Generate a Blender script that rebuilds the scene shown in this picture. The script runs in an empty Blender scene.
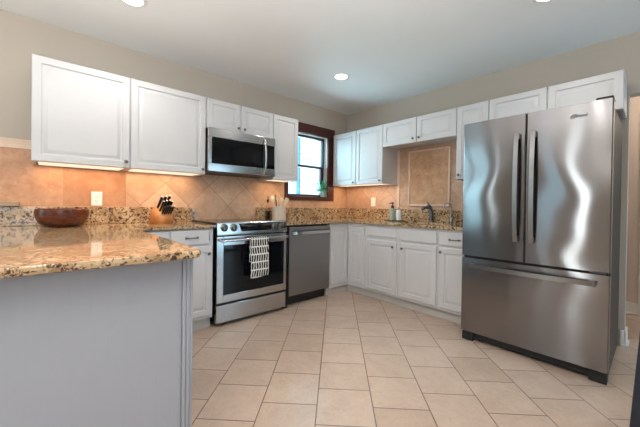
import bpy, bmesh, math, random
from mathutils import Vector, Matrix
random.seed(4)
S = bpy.context.scene
COL = S.collection
PI = math.pi

# ------------------------------------------------------------------ camera
cam = bpy.data.cameras.new('camera')
cam.sensor_width = 36.0
cam.lens = 303.046 / 640 * 36.0
cam.shift_y = -(213.5 - 207.534) / 640
cam.clip_start = 0.02
camo = bpy.data.objects.new('camera', cam)
COL.objects.link(camo)
Rv = Vector((0.669006, 0.74313842, 0.01327633))
Uv = Vector((-0.01550057, -0.00390864, 0.99987222))
Fv = Vector((-0.74309536, 0.6691263, -0.00890416))
camo.matrix_world = Matrix(((Rv.x, Uv.x, -Fv.x, 3.2596), (Rv.y, Uv.y, -Fv.y, -3.4842), (Rv.z, Uv.z, -Fv.z, 1.1152), (0, 0, 0, 1)))
S.camera = camo

# ------------------------------------------------------------------ world, daylight, exposure
W = bpy.data.worlds.new('sky')
S.world = W
W.use_nodes = True
wn = W.node_tree
wn.nodes.clear()
wo = wn.nodes.new('ShaderNodeOutputWorld')
wb = wn.nodes.new('ShaderNodeBackground')
wc = wn.nodes.new('ShaderNodeTexCoord')
ws = wn.nodes.new('ShaderNodeSeparateXYZ')
wr = wn.nodes.new('ShaderNodeValToRGB')
wr.color_ramp.elements[0].position = 0.0
wr.color_ramp.elements[0].color = (0.62, 0.86, 1.0, 1)
wr.color_ramp.elements[1].position = 0.5
wr.color_ramp.elements[1].color = (0.50, 0.74, 1.0, 1)
wn.links.new(wc.outputs['Generated'], ws.inputs[0])
wn.links.new(ws.outputs['Z'], wr.inputs[0])
wn.links.new(wr.outputs[0], wb.inputs[0])
wb.inputs[1].default_value = 2.0
wn.links.new(wb.outputs[0], wo.inputs[0])


def area(name, loc, target, sx, sy, power, color, spread=PI):
    l = bpy.data.lights.new(name, 'AREA')
    l.shape = 'RECTANGLE'
    l.size, l.size_y, l.energy, l.color, l.spread = sx, sy, power, color, spread
    o = bpy.data.objects.new(name, l)
    COL.objects.link(o)
    o.location = loc
    o.rotation_euler = (Vector(target) - Vector(loc)).to_track_quat('-Z', 'Y').to_euler()
    return o


DAY = (0.76, 0.89, 1.0)
sun = bpy.data.lights.new('sun', 'SUN')
sun.energy = 4.2
sun.angle = 0.05
sun.color = (1.0, 0.97, 0.92)
suno = bpy.data.objects.new('sun', sun)
COL.objects.link(suno)
suno.rotation_euler = Vector((0.12, 0.8, -0.6)).to_track_quat('-Z', 'Y').to_euler()
area('daylight_patio', (4.95, -0.41, 1.05), (1.5, -0.41, 1.05), 0.56, 2.0, 16, (0.45, 0.74, 1.0))
area('side_window_fill', (4.95, -4.35, 1.5), (1.5, -4.35, 1.5), 1.8, 1.25, 12, DAY)  # added fill from the right, at an unseen window put in for it
area('daylight_garden_door', (-.63, -7.25, 1.2), (-.63, -3.0, 1.2), 1.15, 2.3, 36, (0.55, 0.85, 1.0))
area('daylight_narrow_window', (.24, -7.25, 1.2), (.24, -3.0, 1.2), .15, 2.3, 6, (0.95, 0.98, 1.0))
area('daylight_tall_window', (2.27, -7.25, 1.2), (2.27, -3.0, 1.2), .25, 2.3, 11, (1.0, 0.97, 0.94))
area('ceiling_fill', (3.1, -4.2, 1.6), (3.0999, -4.1999, 2.5), 2.6, 2.6, 125, (1.0, 0.985, 0.965))  # added upward fill to brighten the ceiling; no fixture stands here
area('daylight_sink_corner', (-0.22, -0.78, 1.66), (2.0, -0.78, 1.66), 0.68, 0.85, 22, (0.50, 0.84, 1.0))
S.view_settings.view_transform = 'Standard'
S.view_settings.look = 'None'
S.view_settings.gamma = 1.0
S.view_settings.use_curve_mapping = False
S.view_settings.exposure = 0.16
S.cycles.use_denoising = True
S.cycles.max_bounces = 10
S.cycles.diffuse_bounces = 5
S.cycles.glossy_bounces = 4
S.cycles.caustics_reflective = False
S.cycles.caustics_refractive = False
S.cycles.sample_clamp_indirect = 6.0
CAN_POWER = 4.0
LED_POWER = 1.9


# ------------------------------------------------------------------ materials
def lin(c):
    return tuple((v / 12.92 if v <= 0.04045 else ((v + 0.055) / 1.055) ** 2.4) for v in c)


def rgb(r, g, b):
    return lin((r / 255, g / 255, b / 255)) + (1,)


class Mat:
    def __init__(s, name, color=(0.8, 0.8, 0.8, 1), rough=0.5, metal=0.0, **kw):
        s.m = bpy.data.materials.new(name)
        s.m.use_nodes = True
        s.nt = s.m.node_tree
        s.b = s.nt.nodes['Principled BSDF']
        s.b.inputs['Base Color'].default_value = color
        s.b.inputs['Roughness'].default_value = rough
        s.b.inputs['Metallic'].default_value = metal
        for k, v in kw.items():
            s.b.inputs[k.replace('_', ' ')].default_value = v

    def n(s, t, **kw):
        nd = s.nt.nodes.new(t)
        for k, v in kw.items():
            if k in nd.inputs.keys():
                nd.inputs[k].default_value = v
            else:
                setattr(nd, k, v)
        return nd

    def l(s, a, b):
        s.nt.links.new(a, b)

    def coord(s, scale=(1, 1, 1), rot=(0, 0, 0), loc=(0, 0, 0)):
        g = s.n('ShaderNodeNewGeometry')
        mp = s.n('ShaderNodeMapping')
        mp.inputs['Scale'].default_value = scale
        mp.inputs['Rotation'].default_value = rot
        mp.inputs['Location'].default_value = loc
        s.l(g.outputs['Position'], mp.inputs[0])
        return mp.outputs[0]

    def noise(s, vec, scale, detail=4, rough=0.55, dist=0.0):
        nd = s.n('ShaderNodeTexNoise')
        nd.inputs['Scale'].default_value = scale
        nd.inputs['Detail'].default_value = detail
        nd.inputs['Roughness'].default_value = rough
        nd.inputs['Distortion'].default_value = dist
        s.l(vec, nd.inputs['Vector'])
        return nd

    def ramp(s, fac, stops, interp='LINEAR'):
        r = s.n('ShaderNodeValToRGB')
        r.color_ramp.interpolation = interp
        e = r.color_ramp.elements
        e[0].position, e[0].color = stops[0]
        e[1].position, e[1].color = stops[-1]
        for p, c in stops[1:-1]:
            x = e.new(p)
            x.color = c
        s.l(fac, r.inputs[0])
        return r.outputs[0]

    def mix(s, fac, a, b, mode='MIX'):
        m = s.n('ShaderNodeMix')
        m.data_type = 'RGBA'
        m.blend_type = mode
        for i, x in ((0, fac), (6, a), (7, b)):
            if hasattr(x, 'links'):
                s.l(x, m.inputs[i])
            else:
                m.inputs[i].default_value = x
        return m.outputs[2]

    def math(s, op, a, b=0.0):
        m = s.n('ShaderNodeMath')
        m.operation = op
        for i, x in ((0, a), (1, b)):
            if hasattr(x, 'links'):
                s.l(x, m.inputs[i])
            else:
                m.inputs[i].default_value = x
        return m.outputs[0]

    def color(s, c):
        s.l(c, s.b.inputs['Base Color'])

    def bump(s, h, strength=0.2, dist=0.01):
        b = s.n('ShaderNodeBump')
        b.inputs['Strength'].default_value = strength
        b.inputs['Distance'].default_value = dist
        s.l(h, b.inputs['Height'])
        s.l(b.outputs[0], s.b.inputs['Normal'])


M = {}


def simple(name, c, rough=0.5, metal=0.0, var=0.04, scale=8, **kw):
    """painted / plain material with a faint procedural mottling"""
    m = Mat(name, c, rough, metal, **kw)
    nz = m.noise(m.coord(), scale, 3)
    lo = tuple(x * (1 - var) for x in c[:3]) + (1,)
    hi = tuple(min(1, x * (1 + var)) for x in c[:3]) + (1,)
    m.color(m.ramp(nz.outputs[0], [(0.3, lo), (0.7, hi)]))
    M[name] = m.m
    return m


simple('cabinet_white', rgb(205, 205, 207), 0.38, var=0.012)
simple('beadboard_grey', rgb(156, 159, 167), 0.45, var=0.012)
simple('toe_kick_white', rgb(196, 194, 190), 0.5, var=0.03)
simple('wall_paint', rgb(189, 179, 167), 0.75, var=0.012, scale=3)
simple('ceiling_paint', rgb(232, 235, 236), 0.85, var=0.01, scale=2)
simple('trim_white', rgb(228, 226, 222), 0.45, var=0.01)
simple('hall_paint', rgb(205, 190, 178), 0.8, var=0.015, scale=3)
simple('black_plastic', rgb(18, 18, 19), 0.35, var=0.1)
simple('black_rubber', rgb(30, 30, 31), 0.7, var=0.1)
simple('white_plastic', rgb(240, 238, 233), 0.35, var=0.01)
simple('nickel', rgb(120, 116, 112), 0.28, 1.0, var=0.05, scale=90)
simple('chrome', rgb(150, 155, 165), 0.12, 1.0, var=0.05, scale=60)
simple('faucet_steel', rgb(140, 147, 160), 0.22, 1.0, var=0.05, scale=60)
simple('handle_steel', rgb(196, 196, 198), 0.2, 1.0, var=0.04, scale=40)
simple('handle_brushed', rgb(140, 139, 139), 0.3, 1.0, var=0.04, scale=40)
simple('steel_dark', rgb(70, 70, 72), 0.35, 1.0, var=0.06, scale=30)
simple('appliance_grey', rgb(52, 49, 47), 0.5, 0.0, var=0.05, scale=20)
simple('ceramic_cream', rgb(214, 206, 196), 0.3, var=0.05, scale=25)
simple('ceramic_mint', rgb(170, 215, 212), 0.25, var=0.05, scale=25)
simple('leaf_green', rgb(70, 190, 145), 0.45, var=0.3, scale=60, Transmission_Weight=0.25)
simple('navy_leather', rgb(14, 24, 40), 0.45, var=0.25, scale=18)
simple('dark_brown_wood', rgb(44, 33, 28), 0.5, var=0.25, scale=20)
simple('siding_white', rgb(226, 230, 233), 0.6, var=0.02, scale=4)
simple('corner_blue_shade', rgb(96, 176, 210), 0.6, var=0.02, scale=4)  # white corner board; its blue shadow is put into the colour
simple('patio_concrete', rgb(128, 130, 126), 0.9, var=0.1, scale=3)
simple('hedge_leaves', rgb(110, 178, 150), 0.8, var=0.45, scale=5)
simple('liquid_white', rgb(228, 236, 236), 0.3, var=0.03)

# wood kinds
for nm, a, b, r in (('knife_block_wood', rgb(214, 150, 92), rgb(190, 120, 68), 0.4),
                    ('utensil_wood', rgb(246, 232, 208), rgb(232, 208, 172), 0.5),
                    ('bowl_wood', rgb(104, 50, 29), rgb(70, 30, 19), 0.26),
                    ('window_wood', rgb(82, 40, 34), rgb(58, 26, 24), 0.35),
                    ('ledge_wood', rgb(186, 158, 126), rgb(160, 130, 100), 0.4)):
    m = Mat(nm, a, r)
    nz = m.noise(m.coord((6, 6, 40) if nm != 'bowl_wood' else (9, 9, 22)), 1.6, 5, 0.6, 0.8)
    m.color(m.ramp(nz.outputs[0], [(0.32, b), (0.62, a)]))
    M[nm] = m.m
M['sash_dark'] = simple('sash_dark', rgb(52, 42, 52), 0.4, var=0.1).m

# glass-like
m = Mat('black_glass', rgb(8, 9, 11), 0.06, Specular_IOR_Level=0.28)
nz = m.noise(m.coord(), 30, 2)
m.color(m.ramp(nz.outputs[0], [(0.3, rgb(7, 8, 10)), (0.7, rgb(11, 12, 14))]))
M['black_glass'] = m.m
m = Mat('oven_window', rgb(14, 16, 20), 0.05, Specular_IOR_Level=0.3)
nz = m.noise(m.coord(), 12, 2)
m.color(m.ramp(nz.outputs[0], [(0.3, rgb(10, 12, 15)), (0.7, rgb(17, 19, 24))]))
M['oven_window'] = m.m
m = Mat('clear_glass', (0.97, 0.98, 0.98, 1), 0.02, Transmission_Weight=1.0, IOR=1.12)
M['clear_glass'] = m.m
pg = bpy.data.materials.new('pane_glass')
pg.use_nodes = True
pn = pg.node_tree
pn.nodes.clear()
po, pm, pt_, pgl, pf = [pn.nodes.new('ShaderNode' + k) for k in ('OutputMaterial', 'MixShader', 'BsdfTransparent', 'BsdfGlossy', 'Fresnel')]
pgl.inputs['Roughness'].default_value = 0.02
pt_.inputs[0].default_value = (0.93, 0.97, 0.97, 1)
pf.inputs['IOR'].default_value = 1.3
pn.links.new(pf.outputs[0], pm.inputs[0])
pn.links.new(pt_.outputs[0], pm.inputs[1])
pn.links.new(pgl.outputs[0], pm.inputs[2])
pn.links.new(pm.outputs[0], po.inputs[0])
M['pane_glass'] = pg
m = Mat('green_glass', rgb(214, 238, 228), 0.08, Transmission_Weight=0.6, IOR=1.4)
M['green_glass'] = m.m
m = Mat('olive_oil', rgb(166, 118, 26), 0.15)
M['olive_oil'] = m.m

# brushed steel: vertical streak reflections with a slow ripple in the sheet
def steel(name, c, rough, ripple, aniso):
    m = Mat(name, c, rough, 1.0)
    m.b.inputs['Anisotropic'].default_value = aniso
    m.b.inputs['Anisotropic Rotation'].default_value = 0.25
    tg = m.n('ShaderNodeTangent')
    tg.direction_type = 'RADIAL'
    tg.axis = 'Z'
    m.l(tg.outputs[0], m.b.inputs['Tangent'])
    br = m.noise(m.coord((1.5, 1.5, 260)), 2.0, 3, 0.6)
    lo = tuple(x * 0.93 for x in c[:3]) + (1,)
    m.color(m.ramp(br.outputs[0], [(0.3, lo), (0.7, c)]))
    if ripple:
        # slow waviness of the pressed sheet
        gp = m.n('ShaderNodeNewGeometry')
        sp_ = m.n('ShaderNodeSeparateXYZ')
        m.l(gp.outputs['Position'], sp_.inputs[0])
        X, Z = sp_.outputs['X'], sp_.outputs['Z']
        wob = m.noise(m.coord((2.2, 0.0, 0.9)), 1.0, 0, 0.4)
        ph = m.math('ADD', m.math('MULTIPLY', X, 2.6), m.math('MULTIPLY', wob.outputs[0], 5.0))
        s1 = m.math('SINE', m.math('ADD', m.math('MULTIPLY', Z, 7.6), ph))
        s2 = m.math('MULTIPLY', m.math('SINE', m.math('ADD', m.math('MULTIPLY', Z, 17.0), ph)), 0.45)
        hgt = m.math('MULTIPLY', m.math('SUBTRACT', X, 2.62), m.math('ADD', s1, s2))
        m.bump(hgt, 1.0, ripple)
    M[name] = m.m


steel('fridge_steel', rgb(134, 131, 131), 0.145, 0.0062, 1.0)
steel('range_steel', rgb(192, 190, 188), 0.2, 0.0, 0.0)
steel('dishwasher_steel', rgb(150, 149, 150), 0.3, 0.0, 0.0)

# polished granite
m = Mat('granite', rgb(170, 130, 90), 0.06)
m.b.inputs['Specular IOR Level'].default_value = 0.6
v = m.coord()
big = m.noise(v, 9, 5, 0.6, 0.4)
base = m.ramp(big.outputs[0], [(0.3, rgb(146, 114, 82)), (0.5, rgb(190, 158, 120)), (0.72, rgb(216, 192, 158))])
W1 = (1, 1, 1, 1)
K1 = (0, 0, 0, 1)
dk = m.noise(v, 52, 4, 0.6, 0.5)
c1 = m.mix(m.ramp(dk.outputs[0], [(0.42, W1), (0.49, K1)]), base, rgb(78, 54, 38))
lt = m.noise(m.coord(loc=(3, 5, 7)), 55, 4, 0.6, 0.4)
c2 = m.mix(m.ramp(lt.outputs[0], [(0.58, K1), (0.66, W1)]), c1, rgb(200, 178, 146))
bk = m.noise(m.coord(loc=(9, 2, 4)), 85, 3, 0.6, 0.6)
c3 = m.mix(m.ramp(bk.outputs[0], [(0.33, W1), (0.38, K1)]), c2, rgb(34, 26, 22))
m.color(c3)
M['granite'] = m.m


# tiles
def tile(name, plane, rot, bw, bh, off, shift, c_lo, c_hi, grout, rough, mortar=0.004, bump=0.25, vein=None):
    m = Mat(name, c_hi, rough)
    g = m.n('ShaderNodeNewGeometry')
    sx = m.n('ShaderNodeSeparateXYZ')
    m.l(g.outputs['Position'], sx.inputs[0])
    cb = m.n('ShaderNodeCombineXYZ')
    a, b = {'xy': ('X', 'Y'), 'yz': ('Y', 'Z'), 'xz': ('X', 'Z')}[plane]
    m.l(sx.outputs[a], cb.inputs[0])
    m.l(sx.outputs[b], cb.inputs[1])
    mp = m.n('ShaderNodeMapping')
    mp.inputs['Rotation'].default_value = (0, 0, rot)
    mp.inputs['Location'].default_value = (shift[0], shift[1], 0)
    m.l(cb.outputs[0], mp.inputs[0])
    br = m.n('ShaderNodeTexBrick')
    br.offset = off
    br.offset_frequency = 2
    br.squash = 1.0
    br.inputs['Scale'].default_value = 1.0
    br.inputs['Brick Width'].default_value = bw
    br.inputs['Row Height'].default_value = bh
    br.inputs['Mortar Size'].default_value = mortar
    br.inputs['Mortar Smooth'].default_value = 0.3
    br.inputs['Bias'].default_value = 0.0
    br.inputs['Color1'].default_value = (0.0, 0.0, 0.0, 1)
    br.inputs['Color2'].default_value = (1, 1, 1, 1)
    br.inputs['Mortar'].default_value = (0.5, 0.5, 0.5, 1)
    m.l(mp.outputs[0], br.inputs['Vector'])
    v = m.coord()
    nz = m.noise(v, 7, 6, 0.62, 0.6)
    f = m.mix(0.28, nz.outputs[0], br.outputs['Color'])
    col = m.ramp(f, [(0.32, c_lo), (0.66, c_hi)])
    if vein:
        n2 = m.noise(v, 38 if plane == 'xy' else 15, 6, 0.7, 0.8)
        vm = m.ramp(n2.outputs[0], [(0.30, (1, 1, 1, 1)), (0.52, (0, 0, 0, 1))])
        col = m.mix(m.math('MULTIPLY', vm, 0.28 if plane == 'xy' else 0.6), col, vein)
    col = m.mix(br.outputs['Fac'], col, grout)
    m.color(col)
    inv = m.math('SUBTRACT', 1.0, br.outputs['Fac'])
    hh = m.math('ADD', inv, m.math('MULTIPLY', nz.outputs[0], 0.25))
    m.bump(hh, bump, 0.004)
    M[name] = m.m


q = math.sqrt(0.5)
# floor: rows run at -45 degrees, half bond
tile('floor_tile', 'xy', math.radians(45), 0.3045, 0.3094, 0.5, (-0.047 - 0.152, -0.0608), rgb(184, 161, 143), rgb(201, 179, 162), rgb(114, 92, 78), 0.30,
     mortar=0.0035, vein=rgb(160, 128, 108))
tile('wall_tile_diagonal', 'yz', math.radians(45), 0.308, 0.308, 0.0, (0.0, 0.0), rgb(196, 156, 124), rgb(224, 188, 158), rgb(172, 132, 104), 0.4, mortar=0.003,
     vein=rgb(190, 146, 114))
tile('wall_tile_straight', 'yz', 0.0, 0.44, 0.44, 0.0, (0.31, 0.245), rgb(180, 128, 92), rgb(212, 164, 128), rgb(196, 150, 116), 0.4, mortar=0.003,
     vein=rgb(176, 116, 80))
tile('wall_tile_back', 'xz', math.radians(45), 0.308, 0.308, 0.0, (0.1, 0.05), rgb(190, 150, 124), rgb(212, 176, 150), rgb(176, 140, 116), 0.4, mortar=0.003,
     vein=rgb(170, 126, 98))
tile('inset_tile', 'xz', 0.0, 0.56, 0.34, 0.0, (0.0, 0.245), rgb(180, 136, 100), rgb(214, 174, 138), rgb(186, 146, 112), 0.4, mortar=0.0015,
     vein=rgb(160, 108, 72))
simple('tile_liner', rgb(226, 200, 176), 0.4, var=0.05, scale=20)

# dish towel: rows of short slanted black strokes on white cloth
m = Mat('towel_cloth', rgb(226, 224, 220), 0.9)
g = m.n('ShaderNodeNewGeometry')
sx = m.n('ShaderNodeSeparateXYZ')
m.l(g.outputs['Position'], sx.inputs[0])
rowz = m.math('MULTIPLY', m.math('SUBTRACT', sx.outputs['Z'], 0.418), 1 / 0.073)
rown = m.math('FLOOR', rowz)
rowf = m.math('FRACT', rowz)
rnd = m.math('FRACT', m.math('MULTIPLY', m.math('SINE', m.math('MULTIPLY', rown, 12.9)), 43.7))
slant = m.math('MULTIPLY', m.math('SUBTRACT', rnd, 0.35), 0.022)
wz = m.noise(m.coord(), 34, 2)
yy = m.math('ADD', m.math('ADD', sx.outputs['Y'], m.math('MULTIPLY', rowf, slant)), m.math('MULTIPLY', wz.outputs[0], 0.014))
colf = m.math('FRACT', m.math('ADD', m.math('MULTIPLY', yy, 1 / 0.026), m.math('MULTIPLY', rnd, 3.1)))
inx = m.math('LESS_THAN', m.math('ABSOLUTE', m.math('SUBTRACT', colf, 0.5)), 0.34)
inz = m.math('LESS_THAN', m.math('ABSOLUTE', m.math('SUBTRACT', rowf, 0.5)), 0.41)
m.color(m.mix(m.math('MULTIPLY', inx, inz), rgb(226, 224, 220), rgb(26, 26, 28)))
M['towel_cloth'] = m.m


def emit(name, c, strength):
    m = bpy.data.materials.new(name)
    m.use_nodes = True
    nt = m.node_tree
    nt.nodes.clear()
    o = nt.nodes.new('ShaderNodeOutputMaterial')
    e = nt.nodes.new('ShaderNodeEmission')
    e.inputs[0].default_value = c
    e.inputs[1].default_value = strength
    nt.links.new(e.outputs[0], o.inputs[0])
    M[name] = m


emit('led_warm', (1.0, 0.78, 0.56, 1), 1.1)
emit('lamp_lens', (1.0, 0.98, 0.95, 1), 9.0)
emit('clock_digits', (0.35, 0.6, 0.8, 1), 0.6)

# ------------------------------------------------------------------ building helpers
ORG = {}


class MB:
    """collects shapes in world coordinates and links them as one mesh object"""

    def __init__(s, axis=None):
        s.bm = bmesh.new()
        s.round = False
        s.axis = axis       # 'x': (u, d, z) -> (d, u, z) ; 'y': (u, d, z) -> (u, -d, z)

    def P(s, u, d, z):
        if s.axis == 'x':
            return Vector((d, u, z))
        if s.axis == 'y':
            return Vector((u, -d, z))
        return Vector((u, d, z))

    def box(s, a0, a1, b0, b1, c0, c1, bev=0.0, seg=2):
        v = [s.bm.verts.new(s.P(*p)) for p in
             ((a0, b0, c0), (a1, b0, c0), (a1, b1, c0), (a0, b1, c0), (a0, b0, c1), (a1, b0, c1), (a1, b1, c1), (a0, b1, c1))]
        f = [s.bm.faces.new([v[i] for i in q]) for q in ((3, 2, 1, 0), (4, 5, 6, 7), (0, 1, 5, 4), (1, 2, 6, 5), (2, 3, 7, 6), (3, 0, 4, 7))]
        if bev:
            es = list({e for x in f for e in x.edges})
            bmesh.ops.bevel(s.bm, geom=es, offset=bev, segments=seg, affect='EDGES', profile=0.5)
        return s

    def loft(s, rings, cap0=True, cap1=True, closed=True):
        vs = [[s.bm.verts.new(p) for p in r] for r in rings]
        n = len(vs[0])
        for a, b in zip(vs, vs[1:]):
            for i in range(n if closed else n - 1):
                j = (i + 1) % n
                s.bm.faces.new((a[i], a[j], b[j], b[i]))
        if cap0:
            s.bm.faces.new(list(reversed(vs[0])))
        if cap1:
            s.bm.faces.new(vs[-1])
        return s

    def panel(s, u0, u1, z0, z1, d, prof):
        """rectangular rings (inset, depth) lofted into a moulded front; d = back plane"""
        rings = []
        for ins, dd in prof:
            rings.append([s.P(u0 + ins, d + dd, z0 + ins), s.P(u1 - ins, d + dd, z0 + ins), s.P(u1 - ins, d + dd, z1 - ins), s.P(u0 + ins, d + dd, z1 - ins)])
        return s.loft(rings)

    def tube(s, pts, r, seg=12, flat=None, caps=True):
        s.round = True
        pts = [Vector(p) for p in pts]
        rs = r if isinstance(r, (list, tuple)) else [r] * len(pts)
        rings = []
        up = None
        for i, p in enumerate(pts):
            t = ((pts[min(i + 1, len(pts) - 1)] - p).normalized() + (p - pts[max(i - 1, 0)]).normalized()).normalized()
            if up is None:
                up = Vector((0, 0, 1)) if abs(t.z) < 0.9 else Vector((1, 0, 0))
            a = t.cross(up).normalized()
            b = a.cross(t).normalized()
            up = b
            k = flat or 1.0
            rings.append([p + a * (rs[i] * math.cos(2 * PI * j / seg)) + b * (rs[i] * k * math.sin(2 * PI * j / seg)) for j in range(seg)])
        return s.loft(rings, caps, caps)

    def lathe(s, c, prof, seg=28, axis=(0, 0, 1), caps=True):
        s.round = True
        ax = Vector(axis).normalized()
        a = ax.orthogonal().normalized()
        b = ax.cross(a)
        c = Vector(c)
        rings = [[c + ax * h + (a * math.cos(2 * PI * j / seg) + b * math.sin(2 * PI * j / seg)) * max(r, 1e-5) for j in range(seg)] for r, h in prof]
        return s.loft(rings, caps, caps)

    def prism(s, poly, z0, z1, bev=0.0, low=0.0):
        lo = [s.bm.verts.new(s.P(x, y, z0)) for x, y in poly]
        hi = [s.bm.verts.new(s.P(x, y, z1)) for x, y in poly]
        f = [s.bm.faces.new(list(reversed(lo))), s.bm.faces.new(hi)]
        n = len(poly)
        for i in range(n):
            s.bm.faces.new((lo[i], lo[(i + 1) % n], hi[(i + 1) % n], hi[i]))
        if bev:
            el = list(f[0].edges)
            bmesh.ops.bevel(s.bm, geom=list(f[1].edges), offset=bev, segments=2, affect='EDGES', profile=0.5)
            bmesh.ops.bevel(s.bm, geom=[e for e in el if e.is_valid], offset=low or bev, segments=2, affect='EDGES', profile=0.5)
        return s

    def build(s, name, mat, parent=None, loc=None, smooth=35, origin_base=True):
        bmesh.ops.recalc_face_normals(s.bm, faces=s.bm.faces)
        me = bpy.data.meshes.new(name)
        org = Vector((0, 0, 0))
        if parent is not None:
            org = ORG[parent.name]
        elif loc is not None:
            org = Vector(loc)
        else:
            co = [v.co for v in s.bm.verts]
            org = Vector(((min(c.x for c in co) + max(c.x for c in co)) / 2, (min(c.y for c in co) + max(c.y for c in co)) / 2, min(c.z for c in co)))
        for v in s.bm.verts:
            v.co -= org
        s.bm.to_mesh(me)
        s.bm.free()
        me.materials.append(M[mat])
        me.set_sharp_from_angle(angle=math.radians(smooth))
        for p in me.polygons:
            p.use_smooth = s.round or max(abs(c) for c in p.normal) < .9999
        o = bpy.data.objects.new(name, me)
        COL.objects.link(o)
        if parent is not None:
            o.parent = parent
        else:
            o.location = org
        ORG[o.name] = org
        return o


def tag(o, label, cat, group=None):
    o['label'] = label
    o['category'] = cat
    if group:
        o['group'] = group
    return o


def thing(name, loc, label, cat, group=None):
    o = bpy.data.objects.new(name, None)
    o.empty_display_size = 0.05
    o.location = loc
    COL.objects.link(o)
    ORG[o.name] = Vector(loc)
    return tag(o, label, cat, group)


def struct(o):
    o['kind'] = 'structure'
    return o


def copy_thing(src, loc, label=None):
    """the thing with copies of its parts, sub-parts and lamps"""
    r = src.copy()
    COL.objects.link(r)
    r.location = loc
    ORG[r.name] = Vector(loc)
    if label:
        r['label'] = label
    for ch in list(src.children):
        c = ch.copy()
        COL.objects.link(c)
        c.parent = r
        for g in list(ch.children):
            d = g.copy()
            COL.objects.link(d)
            d.parent = c
    return r


# ------------------------------------------------------------------ dimensions
H = 2.525
ZC = 0.924            # top of the granite
TK = 0.032
ZS = 1.072            # top of the granite upstand
ZB, ZT = 1.3946, 2.1385   # wall cabinets
ZM = 1.8475           # bottom of the short wall cabinets
XR = 4.75             # right-hand wall of the open-plan room
YB = -7.0             # wall behind the camera
YH = 1.12             # far wall of the hall
OX0, OX1, OZ = 3.10, 4.05, 2.04   # opening to the hall

# ------------------------------------------------------------------ structure
struct(MB().box(-1.7, XR + .15, YB - .15, YH + .15, -0.08, 0.0).build('floor', 'floor_tile'))
struct(MB().box(-1.7, XR + .15, YB - .15, YH + .15, H, H + .1).build('ceiling', 'ceiling_paint'))
# left wall with the window opening
WY0, WY1, WZ0, WZ1 = -1.131, -0.424, 1.215, 2.09
w = MB()
w.box(-.14, 0, -4.5, WY0, 0, H).box(-.14, 0, WY1, 0.14, 0, H).box(-.14, 0, WY0, WY1, 0, WZ0).box(-.14, 0, WY0, WY1, WZ1, H)
wl = struct(w.build('wall_left', 'wall_paint'))
# back wall, ends at the opening
w = MB()
w.box(0, OX0, 0, .12, 0, H).box(OX0, OX1, 0, .12, OZ, H).box(OX1, XR, 0, .12, 0, H)
wb_ = struct(w.build('wall_back', 'wall_paint'))
# right wall with patio door and a side window added for its light
PY0, PY1, PZ1 = -0.72, -0.10, 2.15
SY0, SY1, SZ0, SZ1 = -5.3, -3.4, .85, 2.15
w = MB()
w.box(XR, XR + .14, YB, SY0, 0, H).box(XR, XR + .14, SY1, PY0, 0, H).box(XR, XR + .14, PY1, YH, 0, H)
w.box(XR, XR + .14, SY0, SY1, 0, SZ0).box(XR, XR + .14, SY0, SY1, SZ1, H).box(XR, XR + .14, PY0, PY1, PZ1, H)
struct(w.build('wall_right', 'wall_paint'))
# wall behind the camera with a glazed door and a window
FW = [(-1.25, -0.02, 0.0, 2.4), (0.14, 0.34, 0.0, 2.4), (1.40, 1.80, 0.5, 2.4), (2.12, 2.42, 0.0, 2.4)]
w = MB()
xs_ = -1.7
for u0, u1, z0, z1 in FW:
    w.box(xs_, u0, YB - .14, YB, 0, H).box(u0, u1, YB - .14, YB, z1, H)
    if z0 > 0:
        w.box(u0, u1, YB - .14, YB, 0, z0)
    xs_ = u1
w.box(xs_, XR + .14, YB - .14, YB, 0, H)
struct(w.build('wall_front', 'wall_paint'))
struct(MB().box(-1.7, -1.56, YB, -4.36, 0, H).box(-1.56, -.14, -4.5, -4.36, 0, H).build('wall_dining', 'wall_paint'))
# hall beyond the opening
struct(MB().box(2.0, XR, YH, YH + .12, 0, H).box(1.9, 2.0, .12, YH + .12, 0, H).build('wall_hall', 'hall_paint'))
hd = MB().box(3.245, 4.05, YH - .03, YH - .002, 0.005, 2.03, .003).build('door_1', 'trim_white')
struct(hd)
dp = MB('y')
for z0, z1 in ((.15, .95), (1.1, 1.9)):
    for u0, u1 in ((3.34, 3.6), (3.69, 3.95)):
        dp.panel(u0, u1, z0, z1, -(YH - .03), [(0, 0), (.0, .001), (.02, -.006), (.05, -.006), (.07, .001)])
dp.build('door_panel', 'trim_white', hd)
MB().lathe((3.30, YH - .03, 1.0), [(.008, 0), (.008, .03), (.025, .035), (.028, .05), (.018, .062), (.0, .064)], 20, (0, -1, 0)).build('door_knob', 'nickel', hd)
struct(MB().box(3.145, 3.24, YH - .022, YH, 0, 2.12, .004).box(4.055, 4.15, YH - .022, YH, 0, 2.12, .004).box(3.24, 4.055, YH - .022, YH, 2.035, 2.12, .004)
       .build('trim_1', 'trim_white'))


def baseboard(mb, x0, x1, y0, y1):
    mb.box(x0, x1, y0, y1, 0, .112, .003)
    return mb


struct(MB().box(2.0, 3.145, YH - .014, YH, 0.02, .125, .004).box(2.0, 3.145, YH - .026, YH, 0, .022, .006).build('baseboard_hall', 'trim_white'))
struct(MB().box(3.076, OX0, -.014, 0, 0, .13, .004).box(OX0, OX0 + .014, -.014, .134, 0, .13, .004).box(3.076, OX0 + .026, -.026, -.014, 0, .02, .005)
       .box(OX0 + .014, OX0 + .026, -.026, .146, 0, .02, .005).build('baseboard_back', 'trim_white'))
struct(MB().box(XR - .014, XR, PY0 - 4.0, PY0 - .08, 0, .13, .004).build('baseboard_right', 'trim_white'))

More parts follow.
